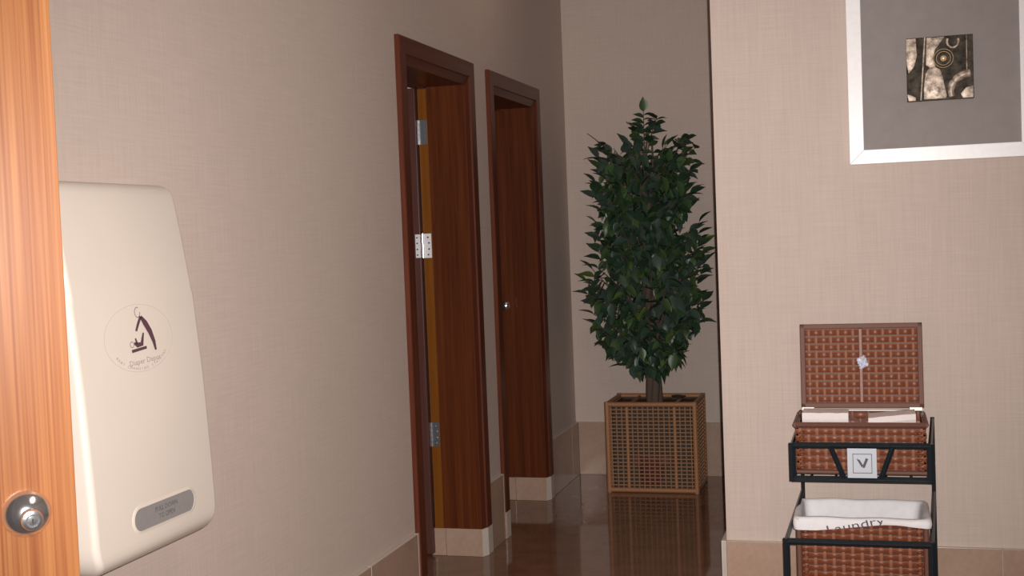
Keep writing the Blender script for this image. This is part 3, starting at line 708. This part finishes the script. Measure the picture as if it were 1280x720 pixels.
def twig(a, b, n, L0=.062, droop=.5):
    a, b = Vector(a), Vector(b); mid = a.lerp(b, .5)+Vector((0, 0, .05)); pts = []
    for i in range(7):
        t_ = i/6; p = a*(1-t_)**2+mid*2*t_*(1-t_)+b*t_*t_; pts.append(p)
    twigs.tube(pts, [.0042-.0005*i for i in range(7)], 5)
    for i in range(n):
        t_ = .30+.70*(i+random.random()*.6)/n; t_ = min(1, t_)
        p = a*(1-t_)**2+mid*2*t_*(1-t_)+b*t_*t_; tan = (b-a).normalized()
        side = tan.cross(Vector((0, 0, 1))).normalized()*(1 if i % 2 else -1)
        d = tan*.45+side*random.uniform(.3, 1.0)+Vector((random.uniform(-.3, .3), random.uniform(-.3, .3), -droop*random.uniform(.2, 1.6)))
        leafat(p, d, L0*random.uniform(.75, 1.25))
    leafat(b, (b-a).normalized()+Vector((0, 0, -.3*droop)), L0*1.1)
NT = 300
for k in range(NT):
    z = .66+1.17*((k+random.random())/NT)**1.0
    th = random.uniform(0, 2*math.pi); lo, hi = env(z); rr = math.sqrt(random.uniform(.12, 1))
    cx_ = math.cos(th); ex = (hi if cx_ > 0 else -lo)-.038; x = TX+cx_*ex*rr
    ey = min(.30, (hi-lo)/2*.9); y_ = TY+math.sin(th)*ey*rr
    y_ = min(y_, E-.06)
    zs = max(.60, z-random.uniform(.12, .32)*(.5+rr)); i = min(29, max(0, int((zs-.43)/.05)))
    s_ = Vector(stems[k % 4][i]); twig(s_, (x, y_, z), random.randint(6, 9), .078, 1.05)
for a_, b_ in (((.50, 6.57, 1.72), (.505, 6.55, 2.00)), ((.50, 6.57, 1.72), (.58, 6.53, 1.96)), ((.49, 6.57, 1.7), (.44, 6.55, 1.93)), ((.45, 6.56, 1.62), (.205, 6.52, 1.90)), ((.40, 6.56, 1.6), (.25, 6.55, 1.84)),
               ((.55, 6.57, 1.6), (.745, 6.52, 1.85)), ((.55, 6.57, 1.55), (.78, 6.55, 1.80)), ((.55, 6.55, 1.6), (.72, 6.5, 1.86)), ((.5, 6.5, 1.6), (.76, 6.47, 1.72))):
    twig(a_, b_, 12, .072, .12)
twigs.build('twigs', BARK, fc, smooth=80)['kind'] = 'stuff'
random.shuffle(leaves)
leaves.sort(key=lambda M_: M_.translation.y-.35*abs(M_.translation.x-TX))
near, rest = leaves[:300], leaves[300:]
meshes = []
for i, (vs, fs) in enumerate(tmpl):
    for mt in LEAFM:
        me = bpy.data.meshes.new('leaf'); me.from_pydata(vs, [], fs); me.materials.append(mt)
        for p in me.polygons: p.use_smooth = True
        meshes.append(me)
def pick(): return random.choices(range(4), (5, 4, 3, .5))[0]
off = Matrix.Translation(-wloc(fc))
for Mx in near:
    o = bpy.data.objects.new('leaf', meshes[random.randrange(3)*4+pick()]); COL.objects.link(o); o.parent = fc; o.matrix_local = off @ Mx
vs = []; fs = []; mi = []
for Mx in rest:
    tv, tf = tmpl[random.randrange(3)]; k = len(vs); vs += [(off @ Mx) @ Vector(v) for v in tv]; fs += [tuple(i+k for i in f) for f in tf]; mi += [pick()]*len(tf)
me = bpy.data.meshes.new('foliage'); me.from_pydata(vs, [], fs)
for mt in LEAFM: me.materials.append(mt)
me.polygons.foreach_set('material_index', mi); me.polygons.foreach_set('use_smooth', [True]*len(mi))
o = bpy.data.objects.new('foliage', me); COL.objects.link(o); o.parent = fc; o['kind'] = 'stuff'
print('leaves', len(leaves))
